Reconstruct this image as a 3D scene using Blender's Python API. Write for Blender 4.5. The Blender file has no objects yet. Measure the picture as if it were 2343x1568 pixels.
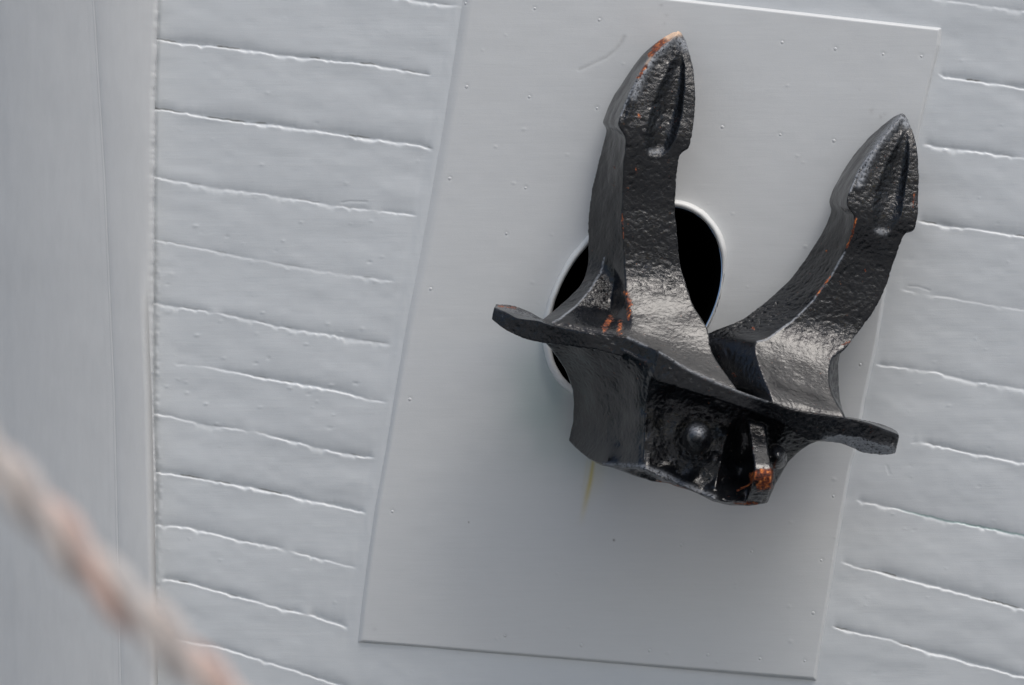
import bpy, math, random
import numpy as np
from mathutils import Vector, Matrix, noise as mnoise
from mathutils.bvhtree import BVHTree
from mathutils.geometry import delaunay_2d_cdt

S = bpy.context.scene
COL = S.collection
R = math.radians
CAMD = 8.0                       # metres from the lens to the hull

# ------------------------------------------------------------------ camera
cam = bpy.data.objects.new('camera', bpy.data.cameras.new('camera'))
COL.objects.link(cam); S.camera = cam
LEAN = R(25)                     # the flare of the bow leans out over the viewer, who looks up at it
LEANM = Matrix.Rotation(LEAN, 4, 'X')
cam.location = LEANM @ Vector((0, -CAMD, 0)); cam.rotation_euler = (R(90) + LEAN, 0, 0)
cam.data.sensor_width = 36.0
cam.data.lens = 36.0 * CAMD / 2.342
cam.data.clip_start = 0.1; cam.data.clip_end = 200
cam.data.dof.use_dof = True
cam.data.dof.focus_distance = CAMD - 0.16
cam.data.dof.aperture_fstop = 3.7
cam.data.dof.aperture_blades = 0

# ------------------------------------------------------------------ light
SUN = (LEANM.to_3x3() @ Vector((0.32, -0.24, 0.92))).normalized()      # towards the sun
elev = math.asin(SUN.z); azim = math.atan2(SUN.x, SUN.y)
W = bpy.data.worlds.new("World"); S.world = W; W.use_nodes = True
wn = W.node_tree.nodes; wl = W.node_tree.links
sky = wn.new('ShaderNodeTexSky'); sky.sky_type = 'NISHITA'; sky.sun_disc = False
sky.sun_elevation = elev; sky.sun_rotation = azim
sky.air_density = 1.0; sky.dust_density = 2.2; sky.ozone_density = 1.0
bg = wn['Background']; bg.inputs['Strength'].default_value = 0.10
wl.new(sky.outputs['Color'], bg.inputs['Color'])
sl = bpy.data.lights.new('sun', 'SUN'); sl.energy = 1.5; sl.angle = R(28); sl.color = (1, 0.965, 0.92)
so = bpy.data.objects.new('sun', sl); COL.objects.link(so)
so.rotation_euler = SUN.to_track_quat('Z', 'Y').to_euler()
S.view_settings.view_transform = 'Standard'; S.view_settings.look = 'None'
S.view_settings.gamma = 1.0; S.view_settings.use_curve_mapping = False
S.view_settings.exposure = 0.27
S.render.engine = 'CYCLES'

# ------------------------------------------------------------------ helpers
def PX(x, y, d):
    """millimetre grid of the hull plane (x right, y down) and distance d in front of it -> world"""
    s = (CAMD - d) / CAMD
    return ((x - 1171) / 1000.0 * s, -d, -(y - 784) / 1000.0 * s)

def PXa(x, y, d):
    s = (CAMD - d) / CAMD
    return np.stack([(x - 1171) / 1000.0 * s, -d + 0 * x, -(y - 784) / 1000.0 * s], -1)

def tag(o, label=None, cat=None, kind=None, group=None):
    if label: o['label'] = label
    if cat: o['category'] = cat
    if kind: o['kind'] = kind
    if group: o['group'] = group
    return o

def empty(name, loc):
    o = bpy.data.objects.new(name, None); COL.objects.link(o); o.location = loc
    o.empty_display_size = 0.05
    return o

def make_obj(name, verts, faces, mat, parent=None, smooth=True):
    """verts (n,3) in world space; faces (m,k) array or list"""
    off = np.array(parent_loc(parent))
    v = np.asarray(verts, dtype=np.float64) - off
    me = bpy.data.meshes.new(name)
    if isinstance(faces, np.ndarray):
        me.vertices.add(len(v)); me.vertices.foreach_set('co', v.astype(np.float32).ravel())
        m, k = faces.shape
        me.loops.add(m * k); me.loops.foreach_set('vertex_index', faces.astype(np.int32).ravel())
        me.polygons.add(m)
        me.polygons.foreach_set('loop_start', np.arange(0, m * k, k, dtype=np.int32))
        me.polygons.foreach_set('loop_total', np.full(m, k, dtype=np.int32))
        me.update(calc_edges=True)
    else:
        me.from_pydata(v.tolist(), [], faces)
    me.polygons.foreach_set('use_smooth', np.full(len(me.polygons), smooth, dtype=bool))
    me.materials.append(mat)
    o = bpy.data.objects.new(name, me); COL.objects.link(o)
    if parent: o.parent = parent
    return o

def parent_loc(p):
    t = Vector((0, 0, 0))
    while p is not None:
        t += p.location; p = p.parent
    return t

def attr(o, name, vals):
    a = o.data.attributes.new(name, 'FLOAT', 'POINT')
    a.data.foreach_set('value', np.asarray(vals, dtype=np.float32).ravel())

def hash2(ix, iy, seed):
    h = (ix.astype(np.int64) * 374761393 + iy.astype(np.int64) * 668265263 + seed * 974634777) & 0xffffffff
    h = ((h ^ (h >> 13)) * 1274126177) & 0xffffffff
    h = (h ^ (h >> 16)) & 0xffffffff
    return h / 4294967295.0

def vn(x, y, sx, sy, seed=0):
    """smooth value noise, -1..1, feature sizes sx, sy"""
    u = x / sx + 1000.0; v = y / sy + 1000.0
    iu = np.floor(u); iv = np.floor(v); fu = u - iu; fv = v - iv
    fu = fu * fu * (3 - 2 * fu); fv = fv * fv * (3 - 2 * fv)
    a = hash2(iu, iv, seed); b = hash2(iu + 1, iv, seed); c = hash2(iu, iv + 1, seed); d = hash2(iu + 1, iv + 1, seed)
    return ((a * (1 - fu) + b * fu) * (1 - fv) + (c * (1 - fu) + d * fu) * fv) * 2 - 1

def sst(a, b, x):
    t = np.clip((x - a) / (b - a), 0, 1); return t * t * (3 - 2 * t)

def gridfaces(ny, nx):
    i = np.arange(ny * nx).reshape(ny, nx)
    return np.stack([i[:-1, :-1], i[1:, :-1], i[1:, 1:], i[:-1, 1:]], -1).reshape(-1, 4)

def segdist(x, y, pts):
    """distance to a polyline"""
    best = np.full(x.shape, 1e9)
    for (x0, y0), (x1, y1) in zip(pts[:-1], pts[1:]):
        dx, dy = x1 - x0, y1 - y0; L = dx * dx + dy * dy + 1e-9
        t = np.clip(((x - x0) * dx + (y - y0) * dy) / L, 0, 1)
        best = np.minimum(best, np.hypot(x - x0 - t * dx, y - y0 - t * dy))
    return best

# ------------------------------------------------------------------ materials
class NT:
    def __init__(s, name):
        s.m = bpy.data.materials.new(name); s.m.use_nodes = True
        s.n = s.m.node_tree.nodes; s.l = s.m.node_tree.links; s.b = s.n['Principled BSDF']
    def noise(s, scale, detail=4, rough=0.55, vec=None):
        t = s.n.new('ShaderNodeTexNoise'); t.inputs['Scale'].default_value = scale
        t.inputs['Detail'].default_value = detail; t.inputs['Roughness'].default_value = rough
        if vec is not None: s.l.new(vec, t.inputs['Vector'])
        return t.outputs['Fac']
    def coord(s, sx=1, sy=1, sz=1):
        c = s.n.new('ShaderNodeTexCoord'); m = s.n.new('ShaderNodeMapping')
        m.inputs['Scale'].default_value = (sx, sy, sz); s.l.new(c.outputs['Object'], m.inputs['Vector'])
        return m.outputs['Vector']
    def attr(s, name):
        a = s.n.new('ShaderNodeAttribute'); a.attribute_name = name; return a.outputs['Fac']
    def math(s, op, a, b=None, clamp=False):
        m = s.n.new('ShaderNodeMath'); m.operation = op; m.use_clamp = clamp
        for i, v in enumerate((a, b)):
            if v is None: continue
            if isinstance(v, (int, float)): m.inputs[i].default_value = v
            else: s.l.new(v, m.inputs[i])
        return m.outputs[0]
    def ramp(s, fac, stops):
        r = s.n.new('ShaderNodeValToRGB'); e = r.color_ramp.elements
        while len(e) < len(stops): e.new(0.5)
        for el, (p, c) in zip(e, stops):
            el.position = p; el.color = c if len(c) == 4 else (*c, 1)
        s.l.new(fac, r.inputs['Fac']); return r.outputs['Color']
    def mix(s, fac, a, b):
        m = s.n.new('ShaderNodeMix'); m.data_type = 'RGBA'
        for sock, v in ((m.inputs[0], fac), (m.inputs[6], a), (m.inputs[7], b)):
            if isinstance(v, (int, float)): sock.default_value = v
            elif isinstance(v, tuple): sock.default_value = v if len(v) == 4 else (*v, 1)
            else: s.l.new(v, sock)
        return m.outputs[2]
    def maprange(s, v, a, b, c, d):
        m = s.n.new('ShaderNodeMapRange'); s.l.new(v, m.inputs[0])
        for i, q in enumerate((a, b, c, d)): m.inputs[i + 1].default_value = q
        return m.outputs[0]
    def bump(s, h, dist, strength=1.0, nrm=None):
        b = s.n.new('ShaderNodeBump'); b.inputs['Distance'].default_value = dist
        if isinstance(strength, (int, float)): b.inputs['Strength'].default_value = strength
        else: s.l.new(strength, b.inputs['Strength'])
        s.l.new(h, b.inputs['Height'])
        if nrm is not None: s.l.new(nrm, b.inputs['Normal'])
        return b.outputs[0]

def hull_paint(name, brush=(9, 9, 160), base=(0.66, 0.69, 0.71), sb=0.32):
    t = NT(name)
    b1 = t.noise(6, 4, 0.6, t.coord())
    big = t.noise(2.2, 5, 0.6, t.coord())
    streak = t.noise(1.0, 5, 0.7, t.coord(*brush))
    col = t.mix(t.maprange(big, 0.3, 0.7, 0, 1), tuple(c * 0.965 for c in base), base)
    col = t.mix(t.maprange(streak, 0.35, 0.65, 0, 0.25), col, (0.72, 0.735, 0.74))
    col = t.mix(t.attr('grime'), col, (0.22, 0.215, 0.20))
    col = t.mix(t.attr('yellow'), col, (0.62, 0.50, 0.12))
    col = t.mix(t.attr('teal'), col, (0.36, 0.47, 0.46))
    t.l.new(col, t.b.inputs['Base Color'])
    t.l.new(t.maprange(b1, 0.3, 0.7, 0.28, 0.42), t.b.inputs['Roughness'])
    t.b.inputs['Specular IOR Level'].default_value = 0.35
    n1 = t.bump(streak, 0.0009, sb)
    n2 = t.bump(t.noise(420, 3, 0.6, t.coord()), 0.0004, 0.35, n1)
    t.l.new(n2, t.b.inputs['Normal'])
    return t.m

M_PLANK = hull_paint('plank_paint', (9, 9, 150))
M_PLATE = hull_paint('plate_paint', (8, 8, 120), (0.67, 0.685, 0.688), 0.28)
M_STEM = hull_paint('stem_paint', (60, 60, 12), (0.62, 0.632, 0.636), 0.05)
M_RIM = hull_paint('rim_paint', (30, 30, 30), (0.80, 0.81, 0.80))

def black_paint(name):
    t = NT(name)
    co = t.coord()
    pit = t.noise(110, 4, 0.6, co)
    fine = t.noise(300, 4, 0.65, co)
    v = t.n.new('ShaderNodeTexVoronoi'); v.inputs['Scale'].default_value = 190; t.l.new(co, v.inputs['Vector'])
    broad = t.noise(14, 4, 0.6, co)
    base = t.mix(t.maprange(broad, 0.35, 0.65, 0, 1), (0.004, 0.0046, 0.006), (0.008, 0.009, 0.011))
    dust = t.maprange(t.noise(60, 5, 0.7, co), 0.58, 0.72, 0, 0.35)
    base = t.mix(dust, base, (0.028, 0.033, 0.040))
    # worn paint along the ridges, and highlights painted pale
    wear_glint = t.math('MULTIPLY', t.attr('wear_glint'), t.maprange(t.noise(170, 4, 0.75, co), 0.38, 0.52, 0.0, 1.0))
    base = t.mix(wear_glint, base, (0.34, 0.36, 0.39))
    # rust
    rn = t.noise(95, 5, 0.75, co)
    rcol = t.ramp(t.noise(140, 4, 0.7, co), [(0.38, (0.03, 0.009, 0.005)), (0.52, (0.20, 0.04, 0.014)),
                                             (0.61, (0.68, 0.19, 0.03)), (0.76, (0.72, 0.42, 0.18))])
    rm = t.maprange(t.math('ADD', t.attr('rust'), t.math('MULTIPLY', t.math('SUBTRACT', rn, 0.5), 2.6)), 0.48, 0.85, 0, 1)
    base = t.mix(rm, base, rcol)
    bare = t.math('MULTIPLY', t.attr('bare'), t.maprange(rn, 0.30, 0.5, 0.55, 1))
    base = t.mix(bare, base, (0.85, 0.60, 0.42))
    t.l.new(base, t.b.inputs['Base Color'])
    rr = t.maprange(broad, 0.3, 0.7, 0.14, 0.21)
    dull = t.math('MAXIMUM', rm, t.math('MAXIMUM', wear_glint, bare))
    mm = t.n.new('ShaderNodeMix'); mm.data_type = 'FLOAT'
    t.l.new(dull, mm.inputs[0]); t.l.new(rr, mm.inputs[2]); mm.inputs[3].default_value = 0.75
    t.l.new(mm.outputs[0], t.b.inputs['Roughness'])
    t.b.inputs['Specular IOR Level'].default_value = 0.48
    rough = t.attr('cast')
    h = t.math('ADD', t.maprange(pit, 0.36, 0.56, 0, 0.5), t.math('MULTIPLY', v.outputs['Distance'], 0.12))
    n1 = t.bump(h, 0.0024, rough)
    n2 = t.bump(fine, 0.0003, rough, n1)
    t.l.new(n2, t.b.inputs['Normal'])
    return t.m
M_BLACK = black_paint('black_anchor_paint')

t = NT('pipe_black'); t.b.inputs['Base Color'].default_value = (0.006, 0.006, 0.006, 1)
t.b.inputs['Roughness'].default_value = 0.85; t.b.inputs['Specular IOR Level'].default_value = 0.1
M_PIPE = t.m

t = NT('rope_fibre')
c = t.coord()
f = t.noise(60, 5, 0.7, c)
col = t.ramp(f, [(0.3, (0.46, 0.40, 0.36)), (0.5, (0.62, 0.57, 0.53)), (0.72, (0.74, 0.71, 0.68))])
col = t.mix(t.math('MULTIPLY', t.attr('pink'), t.maprange(t.noise(11, 3, 0.6, c), 0.38, 0.5, 0.3, 1)), col, (0.66, 0.44, 0.36))
t.l.new(col, t.b.inputs['Base Color']); t.b.inputs['Roughness'].default_value = 0.9
t.l.new(t.bump(t.noise(500, 3, 0.6, c), 0.002, 0.8), t.b.inputs['Normal'])
M_ROPE = t.m

t = NT('bounce_concrete'); t.b.inputs['Roughness'].default_value = 0.9
t.l.new(t.ramp(t.noise(1.5, 6, 0.6, t.coord()), [(0.3, (0.45, 0.44, 0.425)), (0.7, (0.53, 0.52, 0.50))]), t.b.inputs['Base Color'])
gv = [(-80, -60, -4.9), (80, -60, -4.9), (80, -2.5, -4.9), (-80, -2.5, -4.9), (-80, -60, -5.6), (80, -60, -5.6), (80, -2.5, -5.6), (-80, -2.5, -5.6)]
tag(make_obj('bounce_ground', np.array(gv), [(0, 1, 2, 3), (7, 6, 5, 4), (0, 4, 5, 1), (1, 5, 6, 2), (2, 6, 7, 3), (3, 7, 4, 0)], t.m, smooth=False), kind='structure')  # unseen pale ground, added to bounce light up onto hull and anchor

t = NT('harbour_water_surface'); t.b.inputs['Base Color'].default_value = (0.02, 0.035, 0.035, 1); t.b.inputs['Roughness'].default_value = 0.12
t.l.new(t.bump(t.noise(2.5, 4, 0.6, t.coord()), 0.05, 0.6), t.b.inputs['Normal'])
tag(make_obj('water', np.array([(-80, -80, -6.4), (80, -80, -6.4), (80, 60, -6.4), (-80, 60, -6.4)], float), [(0, 1, 2, 3)], t.m, smooth=False), kind='structure')

# ------------------------------------------------------------------ the bow of the ship
bow = empty('ship_bow', PX(1171, 1568, 0))
tag(bow, 'grey white painted wooden bow planking with stem post and flat plate around the anchor hole', 'ship')

# hawse hole ellipse, fitted to its edge
HP = np.array([(1343, 563), (1320, 591), (1297, 625), (1280, 657), (1268, 683), (1264, 712), (1258, 799), (1265, 828),
               (1280, 854), (1303, 877), (1545, 470), (1580, 480), (1615, 515), (1640, 550), (1652, 590), (1650, 640),
               (1640, 690), (1620, 740)], float)
cx0, cy0 = 1455.0, 680.0
u = (HP[:, 0] - cx0) / 200; v = (HP[:, 1] - cy0) / 200
A_ = np.stack([u * u, u * v, v * v, u, v], -1)
q = np.linalg.lstsq(A_, np.ones(len(u)), rcond=None)[0]
Q = np.array([[q[0], q[1] / 2], [q[1] / 2, q[2]]]); c_ = -0.5 * np.linalg.solve(Q, q[3:])
k_ = 1 + c_ @ Q @ c_
ev, U = np.linalg.eigh(Q / k_)
HCX, HCY = cx0 + 200 * c_[0], cy0 + 200 * c_[1]
HA, HB = 200 / math.sqrt(ev[0]), 200 / math.sqrt(ev[1]); HU = U
print('hawse ellipse', HCX, HCY, HA, HB, HU.tolist())
def hole_r(x, y):
    a = (x - HCX) * HU[0, 0] + (y - HCY) * HU[1, 0]; b = (x - HCX) * HU[0, 1] + (y - HCY) * HU[1, 1]
    return np.sqrt((a / HA) ** 2 + (b / HB) ** 2)
def hole_pt(ang, grow):
    a = (HA + grow) * np.cos(ang); b = (HB + grow) * np.sin(ang)
    return HCX + a * HU[0, 0] + b * HU[0, 1], HCY + a * HU[1, 0] + b * HU[1, 1]

# seams: polyline, depth scale, list of faded gaps
SEAM = [
 ([(300, -95), (948, 0), (1048, 15), (1100, 22)], 1.0, []),
 ([(300, 84), (362, 91), (622, 123), (852, 148), (938, 166), (985, 173)], 1.7, []),
 ([(300, 243), (357, 250), (551, 278), (677, 293), (953, 331), (993, 341)], 1.7, []),
 ([(300, 394), (356, 404), (491, 429), (677, 454), (752, 469), (842, 481), (953, 494)], 0.9, [(855, 12)]),
 ([(340, 549), (373, 553), (541, 584), (702, 614), (902, 643)], 0.6, []),
 ([(340, 690), (361, 693), (476, 712), (652, 750), (896, 787)], 0.9, [(492, 10)]),
 ([(399, 832), (483, 838), (573, 859), (748, 889), (887, 922)], 1.3, [(440, 25)]),
 ([(300, 936), (351, 946), (478, 974), (583, 988), (673, 1010), (763, 1033), (857, 1047)], 1.2, [(575, 14)]),
 ([(300, 1070), (361, 1079), (478, 1099), (573, 1115), (688, 1139), (837, 1173)], 1.6, []),
 ([(300, 1192), (359, 1200), (439, 1210), (540, 1233), (648, 1256), (673, 1262), (817, 1298)], 1.2, [(660, 9)]),
 ([(369, 1322), (449, 1338), (578, 1374), (688, 1404), (713, 1409), (797, 1434)], 1.5, [(700, 10)]),
 ([(300, 1440), (359, 1454), (498, 1479), (623, 1519), (772, 1566), (900, 1600)], 1.4, []),
 ([(300, 1570), (700, 1690)], 1.2, []), ([(300, 1700), (900, 1870)], 1.2, []),
 ([(300, -260), (1100, -160)], 1.2, []),
 ([(1500, -70), (2100, -12), (2190, 3), (2336, 24), (2800, 75)], 0.9, []),
 ([(1600, -210), (2800, -90)], 1.0, []),
 ([(2146, 168), (2160, 176), (2281, 193), (2342, 203), (2800, 262)], 1.5, []),
 ([(2110, 330), (2215, 345), (2342, 361), (2800, 420)], 1.1, []),
 ([(2098, 506), (2205, 522), (2342, 541), (2800, 608)], 1.5, []),
 ([(2060, 663), (2195, 685), (2342, 710), (2800, 785)], 0.6, [(2110, 10)]),
 ([(2003, 833), (2153, 854), (2227, 873), (2342, 891), (2800, 970)], 0.9, []),
 ([(2083, 1013), (2113, 1013), (2202, 1033), (2342, 1060), (2800, 1150)], 1.3, [(2100, 7)]),
 ([(1958, 1143), (2063, 1167), (2143, 1184), (2232, 1205), (2342, 1226), (2800, 1325)], 1.2, []),
 ([(1923, 1284), (1963, 1298), (2113, 1334), (2342, 1395), (2800, 1515)], 1.5, []),
 ([(1903, 1433), (2033, 1463), (2123, 1491), (2342, 1548), (2800, 1660)], 1.5, []),
 ([(1880, 1590), (2800, 1830)], 1.4, []),
]
EXTRA = [[(782, 464), (800, 461), (838, 462)], [(2078, 655), (2100, 656), (2126, 665)], [(2028, 1066), (2034, 1084)]]

gx = np.concatenate([np.arange(230, 2560, 3.0), np.arange(2560, 4600, 14.0)])
gy = np.concatenate([np.arange(-1500, -200, 12.0), np.arange(-200, 1800, 2.0), np.arange(1800, 3000, 12.0)])
SEAM = [(pl + [(4700, pl[-1][1] + (4700 - 2800) * 0.15)] if pl[-1][0] == 2800 else pl, am, gp) for pl, am, gp in SEAM]
X, Y = np.meshgrid(gx, gy)
H = 0.0016 * vn(X, Y, 240, 120, 1) + 0.0009 * vn(X, Y - 0.13 * X, 90, 40, 2) + 0.0003 * vn(X + 0.4 * Y, Y, 45, 60, 4) + 0.00028 * vn(X, Y, 26, 18, 3)
GR = np.zeros_like(X); TE = np.zeros_like(X)
prev = None
for i, (pl, amp, gaps) in enumerate(SEAM):
    px_, py_ = zip(*pl)
    x0, x1 = px_[0], px_[-1]
    ys = np.interp(gx, px_, py_) + 0.9 * vn(gx, gx * 0, 17, 1, 10 + i) + 0.8 * vn(gx, gx * 0, 7, 1, 50 + i) + 1.6 * vn(gx, gx * 0, 70, 1, 70 + i)
    a = amp * (0.85 + 0.45 * vn(gx, gx * 0, 60, 1, 90 + i) + 0.06 * vn(gx, gx * 0, 14, 1, 91 + i))
    a = np.clip(a, 0.15 * amp, None)
    e0 = sst(x0 - 3, x0 + 14, gx) if x0 > 310 else 1.0
    a = a * e0 * (1 - sst(x1 - 16, x1 + 3, gx))
    for (g, w) in gaps: a = a * (1 - 0.9 * np.exp(-((gx - g) / (1.7 * w)) ** 2))
    a = a[None, :]; T = Y - ys[None, :]
    wide = 7 + 6 * (0.5 + 0.5 * vn(gx, gx * 0, 110, 1, 130 + i))[None, :]
    wl = (1.6 + 4.5 * np.clip(vn(gx, gx * 0, 38, 1, 210 + i) + 0.5 * vn(gx, gx * 0, 11, 1, 240 + i), 0, 1) ** 1.2)[None, :]
    if amp < 1.25: wl = wl + 4.0 * sst(0.0, 0.6, vn(gx, gx * 0, 21, 1, 270 + i) + 0.5 * vn(gx, gx * 0, 9, 1, 290 + i))[None, :]
    up = np.exp(-np.abs(T) / wide) * (T < 0) + np.exp(-(np.clip(T, 0, None) / wl) ** 2) * (T >= 0)
    H -= (0.0014 + 0.0016 * amp) * a * up
    H += 0.0003 * a * (0.5 + 0.5 * vn(gx, gx * 0, 45, 1, 150 + i))[None, :] * np.exp(-((T - 5) / 5.0) ** 2)   # raised lip of the plank below
    thin = np.exp(-((T + 1.0) / 1.5) ** 2) * a
    crack = sst(0.25, 0.7, vn(gx, gx * 0, 30, 1, 170 + i))[None, :]
    GR = np.maximum(GR, np.clip(thin * crack * (0.8 if amp > 1.4 else 0.4), 0, 0.85))
    if i == 23: TE = np.maximum(TE, np.clip(np.exp(-(T / 2.2) ** 2) * sst(2020, 2120, gx)[None, :] * 1.2, 0, 1))
for pl in EXTRA:
    dd = segdist(X, Y, pl); H += -0.0008 * np.exp(-(dd / 2.2) ** 2)
# sagging of runs and blisters in the paint
rng = np.random.RandomState(5)
def blisters(X, Y, Hh, n, x0, x1, y0, y1, step, rmin=1.8, rmax=4.5, hmax=0.0011):
    dx, dy = 3.0, 2.0
    for _ in range(n):
        bx, by = rng.uniform(x0, x1), rng.uniform(y0, y1); r = rng.uniform(rmin, rmax); e = rng.uniform(1, 1.8)
        i0 = int(np.searchsorted(X[0], bx)); j0 = int(np.searchsorted(Y[:, 0], by)); w = int(14 / min(dx, dy))
        ja, jb = max(0, j0 - w), min(X.shape[0], j0 + w); ia, ib = max(0, i0 - w), min(X.shape[1], i0 + w)
        if ja >= jb or ia >= ib: continue
        xx = X[ja:jb, ia:ib] - bx; yy = Y[ja:jb, ia:ib] - by
        Hh[ja:jb, ia:ib] += rng.uniform(0.35, 1) * hmax * (1 if rng.rand() < .75 else -1) * np.exp(-((xx / e) ** 2 + yy ** 2) / r ** 2)
blisters(X, Y, H, 200, 360, 2500, -50, 1650, 0, 1.6, 3.6, 0.0007)
blisters(X, Y, H, 45, 370, 950, 500, 1000, 0, 2.2, 4, 0.0012)
# thick caulking beside the plate (left edge) and beside the stem
LE = [(1056, 0), (1035, 140), (1010, 300), (985, 440), (967, 540), (954, 610), (932, 720), (905, 880), (881, 1030), (857, 1160), (838, 1290), (824, 1400), (817, 1469)]
LX = lambda y: np.interp(y, [-400] + [p[1] for p in LE], [1117] + [p[0] for p in LE])
RE = [(2153, 65), (2150, 105), (2125, 206), (2105, 296), (2062, 480), (2027, 662), (2010, 773), (1978, 921), (1958, 1035),
      (1948, 1065), (1926, 1185), (1904, 1324), (1866, 1557)]
RX = lambda y: np.interp(y, [p[1] for p in RE], [p[0] for p in RE])
dl = LX(Y) - X
inb = sst(1490, 1460, Y)
H *= 1 - 0.85 * np.exp(-(dl / 22) ** 2)
H += inb * (0.0007 * np.exp(-((dl - 8) / 9) ** 2) * (0.6 + 0.5 * vn(X, Y, 10, 30, 7)) - 0.0005 * np.exp(-((dl - 26) / 7) ** 2) * (0.5 + 0.5 * vn(X, Y, 20, 80, 8)))
SX = lambda y: np.interp(y, [-400, 0, 200, 500, 900, 1000, 1100, 1500, 2000], [366, 362, 355, 352, 350, 352, 357, 350, 346])
ds = X - SX(Y)
H += -0.004 * np.exp(-(ds / 4.5) ** 2) + 0.0012 * np.exp(-((ds - 9) / 4) ** 2) * vn(X, Y, 8, 9, 9) * sst(500, 640, Y)
dark_caulk = np.exp(-((ds - 5) / 6) ** 2) * sst(480, 600, Y) * sst(1210, 1120, Y) * (0.5 + 0.5 * vn(X, Y, 6, 14, 14))
GR = np.maximum(GR, np.clip(dark_caulk, 0, 1) * 0.28)
cr = (hole_r(X, Y) > 1.0)
F = gridfaces(*X.shape)
keep = cr.ravel()[F].all(1)
hull = make_obj('planking', PXa(X, Y, H).reshape(-1, 3), F[keep], M_PLANK, bow)
attr(hull, 'grime', GR); attr(hull, 'yellow', GR * 0); attr(hull, 'teal', TE)

# ---- the plate round the hawse hole, 12 mm proud of the planks
nu, nv = 420, 640
uu = np.concatenate([np.linspace(0, 0.012, 8)[:-1], np.linspace(0.012, 0.988, nu), np.linspace(0.988, 1, 8)[1:]])
vv = np.concatenate([np.linspace(0, 0.009, 8)[:-1], np.linspace(0.009, 0.991, nv), np.linspace(0.991, 1, 8)[1:]])
Ug, Vg = np.meshgrid(uu, vv)
TL, TR, BL, BR = (1066, -58), (2153, 64), (817, 1470), (1864, 1557)
def edge(u): return TL[1] + (TR[1] - TL[1]) * u, BL[1] + (BR[1] - BL[1]) * u
yt, yb = edge(Ug)
YP = yt + (yb - yt) * Vg
XP = LX(YP) * (1 - Ug) + RX(YP) * Ug
YP = YP + 1.2 * vn(XP, YP, 60, 4000, 30) * (Vg > 0.98)
XP = XP + 1.0 * vn(XP, YP, 4000, 40, 31) * ((Ug < 0.02) | (Ug > 0.98))
e_l = np.clip((XP - LX(YP)) / (26 - 12 * sst(500, 1000, YP)), 0, 1); e_r = np.clip((RX(YP) - XP) / 8, 0, 1)
e_t = np.clip((YP - yt) / 7, 0, 1); e_b = np.clip((yb - YP) / 7, 0, 1)
ee = np.minimum(np.minimum(e_l, e_r), np.minimum(e_t, e_b)); ee = np.sin(ee * math.pi / 2)
HPl = -0.001 + (0.0085 + 0.0035 * Ug) * ee + 0.0011 * vn(XP, YP, 420, 300, 32) * ee + 0.0002 * vn(XP, YP, 40, 30, 33)
dent = segdist(XP, YP, [(1325, 160), (1352, 148), (1385, 133), (1408, 115), (1420, 100), (1427, 86)])
GP = np.exp(-(dent / (2.2 + 2.5 * sst(1380, 1430, XP))) ** 2) * 0.30 * (0.75 + 0.25 * vn(XP, YP, 5, 5, 34))
HPl += -0.0006 * np.exp(-(dent / 4) ** 2)
for (sx, sy, r) in ((1072, 1195, 1.6), (1404, 1236, 2.3), (1155, 1455, 2.2), (1329, 1478, 1.8)):
    GP = np.maximum(GP, 1.2 * np.exp(-((XP - sx) ** 2 + (YP - sy) ** 2) / r ** 2))
for (sx, sy, r) in ((2024, 261, 4), (2014, 268, 5), (1995, 255, 6), (1966, 205, 3), (1520, 55, 3), (1524, 35, 4), (1512, 12, 4), (858, 1440, 4)):
    GP = np.maximum(GP, 0.28 * np.exp(-((XP - sx) ** 2 / 1.2 + (YP - sy) ** 2) / r ** 2) * (0.6 + 0.6 * vn(XP, YP, 4, 4, 35)))
cxs = np.interp(YP, [1060, 1100, 1215], [1356, 1350, 1325])
YL = np.exp(-((XP - cxs) / (4.5 + (YP - 1060) / 50)) ** 2) * sst(1040, 1062, YP) * (1 - sst(1085, 1215, YP)) * 0.75
YL += np.exp(-((XP - cxs - 9) / 22) ** 2) * sst(1040, 1062, YP) * (1 - sst(1070, 1170, YP)) * 0.16
YL += np.exp(-((XP - cxs + 13) / 3) ** 2) * sst(1040, 1062, YP) * (1 - sst(1070, 1160, YP)) * 0.15
blisters_n = []
for _ in range(60):
    bx, by, r = rng.uniform(900, 2100), rng.uniform(0, 1540), rng.uniform(1.6, 3.2)
    m = (np.abs(XP - bx) < 12) & (np.abs(YP - by) < 12)
    HPl[m] += rng.uniform(0.3, 0.9) * 0.001 * np.exp(-(((XP[m] - bx) / 1.4) ** 2 + (YP[m] - by) ** 2) / r ** 2)
SCREWS = [(1065, 8), (1223, 20), (1371, 46), (1067, 199), (1211, 222), (1365, 248), (1029, 409), (1202, 430), (985, 661),
          (1158, 535), (1652, 291), (1784, 308), (1907, 323), (1789, 98), (1911, 112), (2020, 124), (2107, 129), (938, 914),
          (897, 1170), (1557, 1247), (1719, 1262), (1879, 1282), (1860, 1403), (1154, 1455), (1329, 1476), (1485, 1489),
          (1618, 1498), (1738, 1507), (1840, 1512), (1906, 1135), (1968, 835)]
for k, (sx, sy) in enumerate(SCREWS):
    m = (np.abs(XP - sx) < 16) & (np.abs(YP - sy) < 16)
    r = np.hypot(XP[m] - sx, YP[m] - sy)
    HPl[m] += -0.0005 * sst(8, 3, r)
F = gridfaces(*XP.shape)
keep = (hole_r(XP, YP) > 1.015).ravel()[F].all(1)
plate = make_obj('hawse_plate', PXa(XP, YP, HPl).reshape(-1, 3), F[keep], M_PLATE, bow)
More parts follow.
